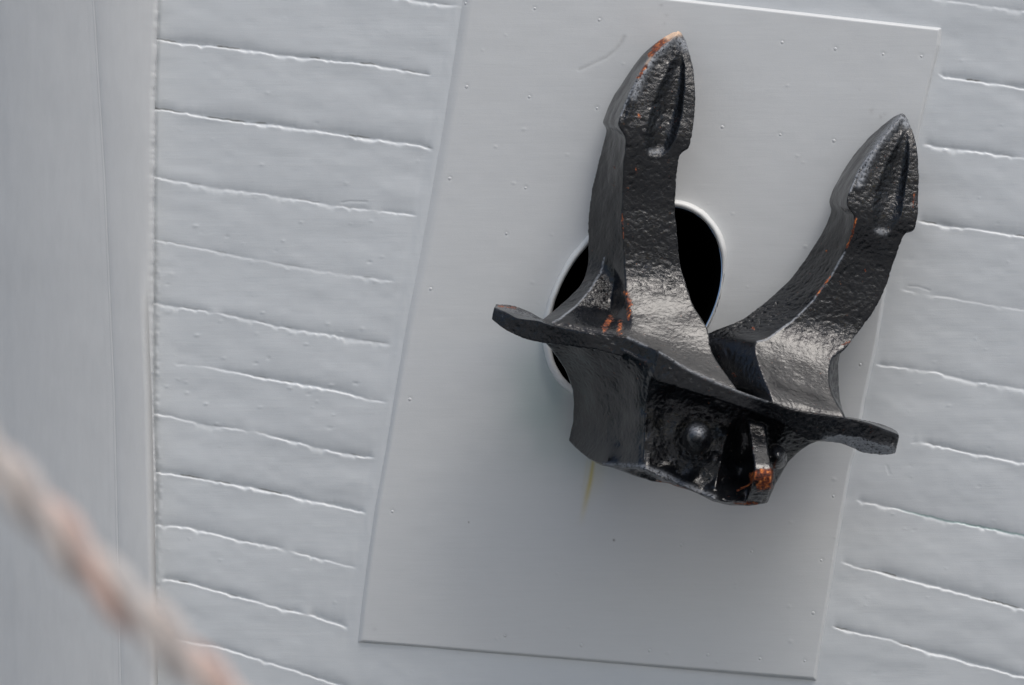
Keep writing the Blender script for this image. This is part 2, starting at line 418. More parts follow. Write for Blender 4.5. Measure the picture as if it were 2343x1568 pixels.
attr(plate, 'grime', np.clip(GP, 0, 1)); attr(plate, 'yellow', np.clip(YL, 0, 1)); TP = 0.9 * np.exp(-(((XP - 1235) / 75) ** 2 + ((YP - 890) / 115) ** 2)) + 0.35 * np.exp(-(((XP - 1330) / 130) ** 2 + ((YP - 1040) / 55) ** 2)); attr(plate, 'teal', np.clip(TP * (0.8 + 0.3 * vn(XP, YP, 40, 60, 36)), 0, 0.85))
plate['label'] = 'flat square plate around the anchor hole, with a yellow stain below the anchor'

def disc_rings(prof, cx, cy, n=28, squash=1.0):
    vs, fs = [], []
    for (r, d) in prof:
        for k in range(n):
            a = 2 * math.pi * k / n
            vs.append(PX(cx + r * math.cos(a), cy + r * math.sin(a) * squash, d))
    for i in range(len(prof) - 1):
        for k in range(n):
            fs.append((i * n + k, i * n + (k + 1) % n, (i + 1) * n + (k + 1) % n, (i + 1) * n + k))
    fs.append(tuple(range((len(prof) - 1) * n, len(prof) * n)))
    return vs, fs
for k, (sx, sy) in enumerate(SCREWS):
    m = (np.abs(XP - sx) < 16) & (np.abs(YP - sy) < 16)
    h0 = float(np.median(HPl[m])) - 0.0004
    r0 = rng.uniform(2.6, 4.4)
    vs, fs = disc_rings([(r0, h0 - 0.003), (r0, h0 - 0.0004), (r0 * .8, h0 + 0.0006), (r0 * .5, h0 + 0.0010), (r0 * .2, h0 + 0.0011)],
                        sx + rng.uniform(-.6, .6), sy + rng.uniform(-.6, .6))
    sc = make_obj('screw_head', vs, fs, M_PLATE, plate)
    attr(sc, 'grime', [0.0] * len(vs)); attr(sc, 'yellow', [0.0] * len(vs)); attr(sc, 'teal', [0.0] * len(vs))

# ---- rim and pipe
prof = [(12, 0.004), (15, 0.011), (14, 0.018), (12, 0.025), (8, 0.030), (4, 0.031), (0.5, 0.029), (-1.5, 0.023), (-2, 0.012), (-2, -0.02)]
n = 220; ang = np.linspace(0, 2 * math.pi, n, endpoint=False)
vs = []
for (g, d) in prof:
    w = 1 + 0.08 * vn(ang * 40, ang * 0, 9, 1, 40)
    x, y = hole_pt(ang, 0)
    th = np.arctan2(y - HCY, x - HCX); fl_ = 1 - 0.8 * sst(-0.62, -0.25, th) * (1 - sst(1.3, 1.8, th))     # the lip is worn flat at the lower right
    x, y = hole_pt(ang, g * w * fl_ if g > 0 else g + 2 * (1 - fl_)); d = 0.012 + (d - 0.012) * fl_ if d > 0.012 else d; x = x + 0.7 * vn(ang * 100, ang * 0, 7, 1, 41); vs.append(PXa(x, y, d + np.zeros(n) + 0.0006 * vn(ang * 100, ang * 0, 9, 1, 42)))
vs = np.concatenate(vs)
fs = np.array([(i * n + k, i * n + (k + 1) % n, (i + 1) * n + (k + 1) % n, (i + 1) * n + k) for i in range(len(prof) - 1) for k in range(n)])
rim = make_obj('hawse_rim', vs, fs, M_RIM, bow)
z = np.zeros(len(vs)); attr(rim, 'grime', z); attr(rim, 'yellow', z); attr(rim, 'teal', z)
prof = [(-2.2, 0.012), (-3, 0.0), (-4, -0.05), (-8, -0.9)]
vs = []
for (g, d) in prof:
    x, y = hole_pt(ang, g); vs.append(PXa(x - 0.25 * (0.012 - d) * 1000 * 0.2, y + 0, np.full(n, d)))
vs = np.concatenate(vs).tolist()
fs = [(i * n + k, i * n + (k + 1) % n, (i + 1) * n + (k + 1) % n, (i + 1) * n + k) for i in range(len(prof) - 1) for k in range(n)]
fs.append(tuple(range((len(prof) - 1) * n, len(prof) * n)))
make_obj('hawse_pipe', vs, fs, M_PIPE, bow)

# ---- stem post at the left
ys = np.arange(-1500, 3000, 4.0)
pr = [(-700, -.60), (-500, -.36), (-350, -.205), (-200, -.10), (-100, -.047), (0, -.006), (60, .012), (120, .026), (170, .034), (205, .0385), (218, .0398)]
s = np.linspace(0, 1, 90)
pxs = np.interp(s, np.linspace(0, 1, len(pr)), [p[0] for p in pr])
pds = np.interp(pxs, [p[0] for p in pr], [p[1] for p in pr])
for _ in range(6): pds[1:-1] = (pds[:-2] + 2 * pds[1:-1] + pds[2:]) / 4
crease = lambda y: np.interp(y, [-400, 0, 400, 900, 1300, 2000], [196, 215, 240, 262, 271, 285])
rows = []
base_l = [(x, d) for x, d in zip(pxs, pds)]
tail = [(-3, .0403), (-1.2, .0402), (0, .0399), (1.2, .0404), (3, .0410), (12, .0425), (25, .0440), (45, .0452), (65, .0455), (85, .0440)]
XS = np.zeros((len(ys), 0)); cols = []; ds_ = []
cY = crease(ys)
for (x, d) in base_l:
    f = np.clip((x + 700) / 918.0, 0, 1) ** 3
    cols.append(x + (cY - 222) * f); ds_.append(np.full(len(ys), d))
for (o, d) in tail:
    cols.append(cY + o); ds_.append(np.full(len(ys), d))
for (o, d) in [(-14, .0425), (-7, .0395), (-3, .034), (-1, .026), (0, .016), (0.5, -.012)]:
    cols.append(SX(ys) + o + (1.2 * vn(ys, ys * 0, 16, 1, 60) + 0.8 * vn(ys, ys * 0, 6, 1, 61)) * (o > -8)); ds_.append(np.full(len(ys), d))
XS = np.stack(cols, 1); DS = np.stack(ds_, 1); YS = np.repeat(ys[:, None], XS.shape[1], 1)
DS = DS + 0.0022 * vn(XS, YS, 200, 260, 62) + 0.0004 * vn(XS, YS, 30, 60, 63)
stem = make_obj('stem_post', PXa(XS, YS, DS).reshape(-1, 3), gridfaces(*XS.shape), M_STEM, bow)
g = 0.14 * np.exp(-((XS - cY[:, None]) / 1.5) ** 2) * (0.6 + 0.4 * vn(XS, YS, 50, 60, 64)) * sst(1500, 700, YS)
attr(stem, 'grime', g); attr(stem, 'yellow', g * 0); attr(stem, 'teal', g * 0)

# ------------------------------------------------------------------ the anchor
ANC = PX(1600, 900, 0.1)
anchor = empty('anchor', ANC)
tag(anchor, 'black painted stockless anchor with two upright flukes and rust spots, housed at the hull opening', 'anchor')

def catmull(P, per):
    P = np.asarray(P, float); n = len(P); out = []
    for i in range(n - 1):
        p0 = P[max(i - 1, 0)]; p1 = P[i]; p2 = P[i + 1]; p3 = P[min(i + 2, n - 1)]
        for t in np.linspace(0, 1, per, endpoint=False):
            out.append(0.5 * ((2 * p1) + (-p0 + p2) * t + (2 * p0 - 5 * p1 + 4 * p2 - p3) * t * t + (-p0 + 3 * p1 - 3 * p2 + p3) * t ** 3))
    out.append(P[-1]); return np.array(out)

def loft(rows, per=6, sub=6):
    Rr = catmull(np.array(rows, float), per)          # rows, K, 3
    m, K, _ = Rr.shape
    ring = []
    for k in range(K):
        a, b = Rr[:, k], Rr[:, (k + 1) % K]
        for t in np.arange(sub) / sub: ring.append(a * (1 - t) + b * t)
    ring = np.stack(ring, 1); K2 = ring.shape[1]
    vs = [PX(*p) for r in ring for p in r]
    fs = [(i * K2 + k, i * K2 + (k + 1) % K2, (i + 1) * K2 + (k + 1) % K2, (i + 1) * K2 + k) for i in range(m - 1) for k in range(K2)]
    for r, off in ((ring[0], 0), (ring[-1], (m - 1) * K2)):
        c = len(vs); vs.append(PX(*r.mean(0)))
        fs += [(off + k, off + (k + 1) % K2, c) for k in range(K2)]
    return vs, fs

def frow(A, D, E, B=None, C=None, Fx=None, G=None):
    A, D, E = map(np.array, (A, D, E))
    B = np.array(B) if B is not None else A + (D - A) * 0.33
    C = np.array(C) if C is not None else A + (D - A) * 0.67
    Fp = np.array(Fx) if Fx is not None else np.array((E[0] - 12, E[1], min(E[2] - 0.02, A[2] + 0.01)))
    Gp = np.array(G) if G is not None else np.array((A[0] * .8 + E[0] * .2, A[1], A[2] - 0.03))
    return [A, B, C, D, E, Fp, Gp]

flL = [frow((1545, 73, .082), (1552, 70, .10), (1559, 74, .09)),
 frow((1524, 83, .07), (1541, 84, .118), (1572, 100, .095)),
 frow((1465, 129, .06), (1486, 137, .15), (1584, 147, .12)),
 frow((1421, 193, .05), (1446, 202, .178), (1590, 195, .145)),
 frow((1396, 235, .05), (1426, 247, .192), (1589, 250, .16)),
 frow((1379, 275, .05), (1415, 282, .205), (1583, 315, .178)),
 frow((1379, 284, .05), (1419, 296, .205), (1576, 339, .178)),
 frow((1386, 296, .055), (1431, 316, .204), (1558, 353, .177)),
 frow((1382, 318, .055), (1430, 345, .201), (1551, 378, .175)),
 frow((1366, 382, .06), (1426, 400, .196), (1546, 425, .172)),
 frow((1352, 441, .06), (1424, 460, .190), (1545, 480, .170)),
 frow((1344, 510, .07), (1424, 525, .195), (1550, 550, .175)),
 frow((1345, 575, .08), (1428, 590, .20), (1558, 610, .18)),
 frow((1340, 618, .10), (1430, 640, .218), (1570, 650, .20), (1375, 620, .14), (1405, 636, .16)),
 frow((1326, 651, .13), (1432, 680, .248), (1585, 695, .235), (1356, 652, .18), (1400, 672, .17)),
 frow((1297, 683, .17), (1438, 705, .270), (1603, 727, .260), (1321, 697, .23), (1396, 708, .20)),
 frow((1262, 712, .22), (1444, 735, .297), (1620, 757, .285), (1284, 726, .285), (1396, 735, .28)),
 frow((1238, 734, .25), (1448, 766, .328), (1633, 815, .333), (1262, 742, .31), (1392, 758, .325)),
 frow((1240, 760, .25), (1458, 800, .37), (1683, 884, .402), (1265, 765, .30), (1392, 785, .34)),
 frow((1260, 775, .25), (1470, 815, .38), (1688, 900, .41), (1285, 775, .30), (1392, 800, .34))]
flR = [frow((2055, 262, .082), (2062, 258, .10), (2071, 262, .09)),
 frow((2038, 272, .07), (2051, 278, .12), (2080, 279, .10)),
 frow((1976, 325, .06), (2004, 332, .16), (2096, 327, .13)),
 frow((1932, 385, .05), (1963, 393, .182), (2102, 389, .15)),
 frow((1909, 425, .05), (1945, 433, .198), (2102, 450, .165)),
 frow((1897, 457, .05), (1937, 464, .208), (2097, 503, .178)),
 frow((1897, 468, .05), (1941, 477, .208), (2090, 528, .178)),
 frow((1899, 486, .055), (1955, 498, .206), (2070, 537, .177)),
 frow((1883, 527, .06), (1949, 536, .201), (2058, 562, .174)),
 frow((1852, 576, .065), (1932, 578, .192), (2044, 602, .17)),
 frow((1821, 620, .075), (1900, 633, .195), (2029, 651, .172)),
 frow((1781, 664, .095), (1856, 691, .205), (2003, 704, .18)),
 frow((1735, 702, .13), (1812, 735, .222), (1967, 757, .192)),
 frow((1684, 736, .165), (1768, 766, .250), (1932, 800, .225), Fx=(1926, 802, .13)),
 frow((1618, 763, .19), (1731, 782, .275), (1905, 823, .250), Fx=(1919, 828, .13)),
 frow((1606, 792, .21), (1729, 812, .303), (1897, 862, .288), Fx=(1918, 865, .14)),
 frow((1630, 850, .24), (1742, 856, .345), (1905, 905, .328), Fx=(1921, 905, .16)),
 frow((1675, 890, .28), (1763, 908, .395), (1930, 948, .366), Fx=(1930, 946, .18)),
 frow((1700, 930, .2), (1772, 940, .415), (1935, 966, .37), Fx=(1930, 962, .2))]

def grow_(T, B, bb, bt): return [T, B, bb, bt]
fl = [((1130, 703, .255), (1124, 731, .26), (1128, 728, .2), (1134, 694, .18)),
 ((1161, 716, .275), (1150, 753, .28), (1158, 745, .15), (1170, 699, .15)),
 ((1184, 728, .29), (1187, 771, .29), (1190, 758, .12), (1203, 710, .13)),
 ((1228, 734, .31), (1233, 784, .31), (1236, 768, .1), (1236, 727, .12)),
 ((1262, 744, .33), (1280, 791, .33), (1280, 775, .1), (1265, 738, .12)),
 ((1340, 761, .365), (1349, 799, .365), (1345, 785, .1), (1340, 765, .12)),
 ((1407, 767, .372), (1421, 815, .378), (1420, 800, .1), (1407, 775, .12)),
 ((1445, 776, .383), (1462, 829, .392), (1460, 810, .1), (1445, 785, .12)),
 ((1479, 792, .402), (1481, 848, .41), (1480, 830, .1), (1479, 810, .12)),
 ((1508, 804, .425), (1500, 870, .43), (1500, 850, .1), (1508, 830, .12)),
 ((1534, 819, .436), (1530, 881, .438), (1530, 860, .1), (1534, 840, .12)),
 ((1580, 848, .442), (1580, 896, .44), (1580, 880, .1), (1580, 870, .12)),
 ((1638, 873, .442), (1650, 917, .438), (1650, 905, .1), (1638, 893, .12)),
 ((1704, 899, .438), (1709, 938, .43), (1709, 930, .1), (1704, 920, .12)),
 ((1756, 917, .438), (1748, 952, .410), (1748, 945, .1), (1756, 935, .12)),
 ((1815, 937, .420), (1799, 975, .395), (1799, 968, .1), (1822, 955, .12)),
 ((1870, 947, .405), (1850, 1010, .38), (1850, 1004, .12), (1870, 955, .12)),
 ((1930, 956, .375), (1922, 998, .365), (1925, 1016, .31), (1930, 953, .14)),
 ((1982, 967, .35), (1966, 1002, .345), (1966, 1034, .30), (1982, 962, .16)),
 ((2028, 984, .33), (2010, 1018, .332), (2008, 1041, .295), (2026, 974, .18)),
 ((2054, 993, .315), (2045, 1028, .32), (2043, 1039, .28), (2050, 986, .22)),
 ((2058, 999, .31), (2050, 1026, .312), (2048, 1034, .25), (2056, 994, .24))]

# crown: outline in the hull grid, relief by a smooth surface through measured points
outline = [(1246, 782), (1262, 800), (1274, 816), (1291, 842), (1303, 868), (1310, 892), (1313, 920), (1311, 964), (1304, 998), (1301, 1008), (1317, 1026),
 (1348, 1050), (1379, 1065), (1404, 1070), (1451, 1088), (1490, 1101), (1528, 1106), (1567, 1118), (1593, 1128), (1632, 1147),
 (1670, 1155), (1709, 1157), (1755, 1151), (1764, 1128), (1774, 1104), (1789, 1081), (1802, 1057), (1825, 1034), (1851, 1016), (1881, 1006), (1925, 996),
 (1930, 965), (1822, 950), (1704, 922), (1580, 885), (1508, 840), (1421, 800), (1340, 785)]
ctrl = [(1246, 782, .26), (1262, 800, .22), (1291, 842, .165), (1310, 892, .13), (1313, 920, .12), (1311, 964, .12), (1301, 1008, .13),
 (1340, 800, .31), (1350, 850, .245), (1362, 920, .215), (1365, 1000, .22), (1350, 1045, .235),
 (1421, 822, .37), (1420, 870, .315), (1425, 950, .295), (1425, 1020, .305), (1420, 1058, .33),
 (1488, 850, .415), (1482, 900, .388), (1476, 960, .380), (1474, 1010, .380), (1472, 1052, .392),
 (1500, 850, .42), (1530, 885, .40), (1530, 905, .365), (1580, 905, .37), (1600, 930, .345), (1650, 930, .37), (1700, 955, .345),
 (1510, 960, .358), (1550, 1000, .362), (1640, 960, .345), (1640, 1010, .36), (1530, 1040, .366), (1600, 1060, .370),
 (1690, 990, .315), (1693, 1040, .305), (1690, 1090, .345), (1664, 998, .362), (1647, 1060, .382), (1634, 1115, .40),
 (1735, 970, .34), (1740, 1060, .37), (1740, 1110, .40), (1790, 985, .35), (1795, 1020, .31), (1850, 990, .34), (1870, 1008, .30),
 (1802, 1057, .25), (1774, 1104, .29), (1755, 1151, .37), (1709, 1155, .40), (1900, 980, .33), (1925, 996, .33), (1930, 965, .33), (1822, 955, .38),
 (1386, 1060, .31), (1440, 1060, .36), (1502, 1068, .385), (1554, 1094, .385), (1606, 1122, .398), (1660, 1134, .402), (1700, 1130, .395),
 (1404, 1070, .32), (1477, 1077, .41), (1515, 1094, .418), (1560, 1114, .43), (1632, 1145, .438), (1680, 1150, .43)]
ctrl = np.array(ctrl, float)
def tps(c):
    n = len(c); d = np.hypot(c[:, None, 0] - c[None, :, 0], c[:, None, 1] - c[None, :, 1]) / 100
    K = np.sqrt(d * d + 0.002) ; K = K + np.eye(n) * -0.004
    Pm = np.stack([np.ones(n), c[:, 0] / 100, c[:, 1] / 100], -1)
    Am = np.block([[K, Pm], [Pm.T, np.zeros((3, 3))]]); b = np.concatenate([c[:, 2], [0, 0, 0]])
    w = np.linalg.solve(Am, b)
    def f(x, y):
        d = np.hypot(x[:, None] - c[None, :, 0], y[:, None] - c[None, :, 1]) / 100
        return np.sqrt(d * d + 0.002) @ w[:n] + w[n] + w[n + 1] * x / 100 + w[n + 2] * y / 100
    return f
crf = tps(ctrl)
cavity_line = [(1410, 1072), (1451, 1080), (1490, 1097), (1520, 1104)]
def resample(pts, step):
    pts = pts + [pts[0]]; out = []
    for (x0, y0), (x1, y1) in zip(pts[:-1], pts[1:]):
        n = max(1, int(round(math.hypot(x1 - x0, y1 - y0) / step)))
        for i in range(n): out.append((x0 + (x1 - x0) * i / n, y0 + (y1 - y0) * i / n))
    return out
def solid(outl, front, back, step=6):
    b = resample(outl, step); nb = len(b)
    bx = np.array(b); inner = []
    xs = np.arange(bx[:, 0].min(), bx[:, 0].max(), step); yy = np.arange(bx[:, 1].min(), bx[:, 1].max(), step)
    def inside(x, y):
        c = False; j = nb - 1
        for i in range(nb):
            if (b[i][1] > y) != (b[j][1] > y) and x < (b[j][0] - b[i][0]) * (y - b[i][1]) / (b[j][1] - b[i][1]) + b[i][0]: c = not c
            j = i
        return c
    for y in yy:
        for x in xs:
            if np.min(np.hypot(bx[:, 0] - x, bx[:, 1] - y)) > step * .6 and inside(x, y): inner.append((x, y))
    pts = [Vector(p) for p in b + inner]
    vo, _, fo, _, _, _ = delaunay_2d_cdt(pts, [(i, (i + 1) % nb) for i in range(nb)], [], 1, 1e-4)
    vo = np.array([(p[0], p[1]) for p in vo]); n = len(vo)
    df = front(vo[:, 0], vo[:, 1]); db = back(vo[:, 0], vo[:, 1])
    db = np.minimum(db, df - 0.03)
    vs = [PX(x, y, d) for (x, y), d in zip(vo, df)] + [PX(x, y, d) for (x, y), d in zip(vo, db)]
    fs = [tuple(f) for f in fo] + [tuple(n + i for i in reversed(f)) for f in fo]
    from collections import Counter
    ec = Counter(); 
    for f in fo:
        for i in range(len(f)):
            ec[tuple(sorted((f[i], f[(i + 1) % len(f)])))] += 1
    for (a, c), k in ec.items():
        if k == 1: fs.append((a, c, n + c, n + a))
    return vs, fs

def crown_front(x, y):
    d = crf(x, y)
    # cavity under the lip at the lower left
    lip = np.interp(x, [1395, 1420, 1451, 1477, 1515, 1530, 1567, 1632, 1690], [1068, 1069, 1071, 1078, 1097, 1104, 1117, 1144, 1153])
    m = sst(0, 5, y - lip) * sst(1395, 1420, x) * (1 - sst(1680, 1720, x))
    d = d - 0.10 * m
    return d
crown_src = solid(outline, crown_front, lambda x, y: 0 * x + 0.09)

def ellipsoid(cx, cy, d, rx, ry, rd, n=20):
    vs, fs = [], []
    for i in range(n + 1):
        th = math.pi * i / n
        for k in range(2 * n):
            ph = math.pi * k / n
            vs.append(PX(cx + rx * math.sin(th) * math.cos(ph), cy + ry * math.sin(th) * math.sin(ph), d + rd * math.cos(th)))
    for i in range(n):
        for k in range(2 * n):
            a = i * 2 * n + k; b = i * 2 * n + (k + 1) % (2 * n); fs.append((a, b, b + 2 * n, a + 2 * n))
    return vs, fs
rib = loft([[(1712, 962, .403), (1750, 974, .403), (1752, 976, .25), (1708, 962, .25)],
            [(1714, 985, .420), (1753, 995, .420), (1753, 997, .26), (1710, 985, .26)],
            [(1717, 1010, .446), (1756, 1020, .446), (1756, 1020, .27), (1714, 1010, .27)],
            [(1721, 1040, .476), (1760, 1047, .476), (1760, 1047, .28), (1718, 1040, .28)],
            [(1725, 1068, .504), (1764, 1073, .502), (1762, 1073, .28), (1722, 1068, .28)],
            [(1725, 1092, .510), (1764, 1098, .506), (1762, 1098, .29), (1720, 1092, .29)],
            [(1718, 1118, .488), (1760, 1124, .478), (1758, 1124, .3), (1712, 1118, .3)],
            [(1706, 1146, .43), (1754, 1148, .41), (1754, 1148, .3), (1706, 1146, .3)]])
SRC = {
 'fluke_a': loft(flL), 'fluke_b': loft(flR),
 'tripping_flange': loft([grow_(*r) for r in fl]),
 'crown': crown_src, 'rib': rib,
 'knob_a': ellipsoid(1595, 1002, .405, 34, 39, .078), 'knob_b': ellipsoid(1778, 1046, .36, 22, 28, .085),
}
allv, allf = [], []
for k, (v, f) in SRC.items():
    o = len(allv); allv += list(v); allf += [tuple(i + o for i in q) for q in f]
me = bpy.data.meshes.new('tmp'); me.from_pydata(allv, [], allf); me.update()
tmp = bpy.data.objects.new('tmp', me); COL.objects.link(tmp)
md = tmp.modifiers.new('r', 'REMESH'); md.mode = 'VOXEL'; md.voxel_size = 0.0026; md.adaptivity = 0
sm = tmp.modifiers.new('s', 'SMOOTH'); sm.factor = 0.5; sm.iterations = 5
dg = bpy.context.evaluated_depsgraph_get(); dg.update()
em = tmp.evaluated_get(dg).to_mesh()
nv_ = len(em.vertices); V = np.empty(nv_ * 3, np.float32); em.vertices.foreach_get('co', V); V = V.reshape(-1, 3).astype(float)
N = np.empty(nv_ * 3, np.float32); em.vertices.foreach_get('normal', N); N = N.reshape(-1, 3).astype(float)
nf = len(em.polygons); lt = np.empty(nf, np.int32); em.polygons.foreach_get('loop_total', lt)
li = np.empty(len(em.loops), np.int32); em.loops.foreach_get('vertex_index', li)
assert (lt == 4).all(); FQ = li.reshape(-1, 4)
bpy.data.objects.remove(tmp)
print('anchor verts', nv_, 'faces', nf)
D = -V[:, 1]; s_ = (CAMD - D) / CAMD
PXx = V[:, 0] * 1000 / s_ + 1171; PYy = -V[:, 2] * 1000 / s_ + 784
front = np.clip(-N[:, 1] * 1.6, 0, 1) * (D > 0.1)
disp = np.zeros(nv_)                         # along +d (towards the viewer)

def dish(pts, cx0, wL, wR, depth):
    """tear-drop hollow down the middle of a fluke head: pts = spine (x,y) top to bottom"""
    pts = np.array(pts, float)
    yy = PYy; sx = np.interp(yy, pts[:, 1], pts[:, 0]); l = np.interp(yy, pts[:, 1], wL); r = np.interp(yy, pts[:, 1], wR)
    dep = np.interp(yy, pts[:, 1], depth)
    t = np.where(PXx < sx, (sx - PXx) / l, (PXx - sx) / r)
    inr = (yy > pts[0, 1]) & (yy < pts[-1, 1]) & (t < 1)
    return np.where(inr, -dep * (1 - t * t) ** 1.0, 0)
isL = (PXx < 1625)
dl_ = dish([(1556, 118), (1554, 150), (1548, 200), (1536, 260), (1520, 310), (1508, 340), (1502, 362)], 0, [4, 22, 42, 50, 44, 34, 10],
           [4, 12, 18, 24, 28, 26, 10], [0, .013, .021, .024, .022, .016, 0])
dr_ = dish([(2072, 300), (2068, 330), (2060, 380), (2046, 440), (2034, 490), (2022, 520), (2014, 540)], 0, [4, 18, 36, 44, 38, 26, 8],
           [4, 12, 18, 24, 28, 24, 8], [0, .010, .017, .019, .015, .009, 0])
disp += np.where(isL, dl_, dr_) * front
# raised ridge left of each hollow
for pl, m in (([(1545, 82), (1500, 125), (1468, 172), (1446, 225), (1436, 270)], isL), ([(2058, 272), (2020, 318), (1988, 372), (1966, 430)], ~isL)):
    dd = segdist(PXx, PYy, pl); disp += 0.005 * np.exp(-(dd / 8) ** 2) * front * m
# raised halo round the pin, groove under the flange, small ridges of the crown
rr = np.hypot((PXx - 1595) / 1.0, (PYy - 1003) / 1.12)
below = sst(930, 960, PYy + (PXx < 1500) * 0)
disp += (0.004 * np.exp(-((rr - 54) / 9) ** 2) * (0.4 + 0.6 * sst(1020, 960, PYy)) ) * front * (PYy > 925) * (D > .3)
dd = segdist(PXx, PYy, [(1664, 992), (1650, 1050), (1636, 1112)]); disp += 0.006 * np.exp(-(dd / 7) ** 2) * front
dd = segdist(PXx, PYy, [(1486, 868), (1478, 930), (1474, 1000), (1472, 1052)]); disp += 0.004 * np.exp(-(dd / 4) ** 2) * front
dd = segdist(PXx, PYy, [(1508, 806), (1500, 835), (1490, 866)]); disp += 0.005 * np.exp(-(dd / 5) ** 2) * front
# cast unevenness over everything, along the normal
Pn = V * 1.0
vl = [Vector(p) for p in V.tolist()]
def n3(sc, off):
    k = 1000.0 / sc; o = Vector((off, off * 2, off * 3))
    return np.array([mnoise.noise(p * k + o) for p in vl])
pitn = n3(10, 5); pitn2 = n3(6.5, 9)
slope = sst(0.36, 0.55, N[:, 2]) * sst(0.19, 0.25, D) * (N[:, 1] < 0)         # the smoother cast fillets of the bases
pits = np.clip(-pitn - 0.05, 0, 1) + 0.5 * np.clip(-pitn2 - 0.05, 0, 1)
sidef = np.clip(-N[:, 0] * 1.4 - np.clip(-N[:, 1], 0, 1) * .6, 0, 1)
ncast = 0.0018 * n3(60, 1) + (0.0010 - 0.0006 * slope) * n3(28, 3) - 0.0031 * pits * (1 - 0.85 * sidef) * (1 - 0.86 * slope)
V2 = V + N * ncast[:, None]; V2[:, 1] -= disp

# classify by nearest source solid
names = list(SRC); cent = V[FQ].mean(1)
best = np.full(nf, 1e9); who = np.zeros(nf, int)
for i, k in enumerate(names):
    bv = BVHTree.FromPolygons([tuple(p) for p in SRC[k][0]], SRC[k][1])
    pref = 0.004 if 'knob' in k else 0.0
    for j in range(nf):
        c = cent[j]; r = bv.find_nearest(c, 0.03)
        if r[3] is not None and r[3] - pref < best[j]: best[j] = r[3] - pref; who[j] = i
# tidy the borders: majority vote over neighbouring faces
for _ in range(12):
    cnt = np.zeros((nv_, len(names)))
    for q in range(4): np.add.at(cnt, (FQ[:, q], who), 1)
    who = cnt[FQ].sum(1).argmax(1)
# global normals after displacement
e1 = V2[FQ[:, 2]] - V2[FQ[:, 0]]; e2 = V2[FQ[:, 3]] - V2[FQ[:, 1]]; fn = np.cross(e1, e2)

VN = np.zeros_like(V2)
for q in range(4): np.add.at(VN, FQ[:, q], fn)
VN /= np.linalg.norm(VN, axis=1)[:, None] + 1e-12
if (VN * N).sum() < 0: VN = -VN

# wear with highlights painted in, rust, bare metal, casting roughness
def near(pl, w): return np.exp(-(segdist(PXx, PYy, pl) / w) ** 2)
front2 = D > 0.045
side = np.clip(-N[:, 0] * 1.4 - np.clip(-N[:, 1], 0, 1) * .6, 0, 1)
rust = 0.10 + 0 * PXx
rl = [([(1530, 84), (1512, 98), (1488, 127)], 9, 1.1), ([(1478, 150), (1460, 180)], 5, .9), ([(1461, 262), (1462, 270)], 4, .8),
      ([(1423, 490), (1426, 545)], 2.2, .85), ([(1405, 382), (1406, 386)], 3, .8), ([(1404, 418), (1404, 426)], 3, .8), ([(1455, 385), (1455, 400)], 3, .7),
      ([(1382, 755), (1388, 742), (1396, 728)], 9, .8), ([(1417, 760), (1419, 738)], 8, .8), ([(1438, 725), (1440, 690), (1432, 668)], 9, .75),
      ([(1958, 500), (1949, 536), (1936, 568)], 3.2, 1.0), ([(1900, 633), (1884, 655), (1868, 675)], 2.5, .9), ([(1978, 616), (1979, 620)], 3, .85),
      ([(1888, 574), (1890, 576)], 4, .7), ([(1722, 750), (1724, 752)], 4, .75), ([(1924, 790), (1944, 782)], 3.5, .75), ([(2092, 440), (2088, 475)], 3, .75),
      ([(1726, 1090), (1740, 1088), (1758, 1082), (1756, 1108), (1742, 1112)], 13, 1.4), ([(1720, 1104), (1700, 1116), (1688, 1122)], 4, .8), ([(1742, 1078), (1756, 1096)], 7, 1.1),
      ([(1680, 1152), (1730, 1152)], 5, .75), ([(1500, 1101), (1535, 1108), (1570, 1120)], 4, .6), ([(1140, 700), (1180, 706)], 4, .65), ([(1676, 855), (1680, 858)], 5, .6), ([(1590, 135), (1588, 160)], 3, .6)]
for pl, w, a in rl: rust = np.maximum(rust, a * near(pl, w) * front2)
wear_glint = np.zeros(nv_)  # worn edges, plus highlights of ridges and rims painted pale
for pl, w, a in (([(1548, 84), (1520, 108), (1492, 135), (1468, 175), (1450, 220)], 9, .8), ([(1545, 84), (1572, 106)], 12, .85), ([(1572, 100), (1560, 88)], 8, .6),
                 ([(2060, 268), (2040, 290), (2010, 325), (1985, 370), (1965, 420)], 9, .75), ([(2062, 268), (2074, 284)], 9, .9),
                 ([(1476, 152), (1440, 215), (1420, 265)], 2.2, .8), ([(2004, 331), (1962, 395), (1944, 440)], 2.2, .9),
                 ([(1932, 578), (1900, 633), (1856, 691), (1812, 735), (1754, 777), (1732, 781)], 1.8, .9),
                 ([(1382, 590), (1375, 622), (1350, 662), (1320, 698), (1282, 729), (1264, 738)], 2.0, .8),
                 ([(2008, 528), (2024, 532)], 7, .55), ([(1490, 348), (1512, 345)], 6, .5),  # lit crescents at the foot of the hollows, painted in
                 ([(1508, 806), (1580, 850), (1638, 876), (1704, 902), (1756, 920)], 3, .5), ([(1436, 773), (1479, 792)], 3, .5),
                 ([(1380, 1066), (1470, 1068), (1515, 1084), (1560, 1106), (1632, 1138)], 6, .6),  # lit strip along the lower lip, painted in
                 ([(1895, 1012), (1960, 1026), (2036, 1036)], 12, 1.2), ([(1140, 702), (1215, 722)], 6, .3)):
    wear_glint = np.maximum(wear_glint, a * near(pl, w) * front2)
lowl = np.interp(PXx, [1890, 1922, 1966, 2010, 2045, 2060], [1008, 1001, 1006, 1021, 1031, 1036])
wear_glint = np.maximum(wear_glint, 1.2 * ((PXx > 1888) & (PXx < 2046) & (D > .1)) * sst(-7, -3, PYy - lowl))  # reflection on the right arm's underside, painted as speckled pale grey
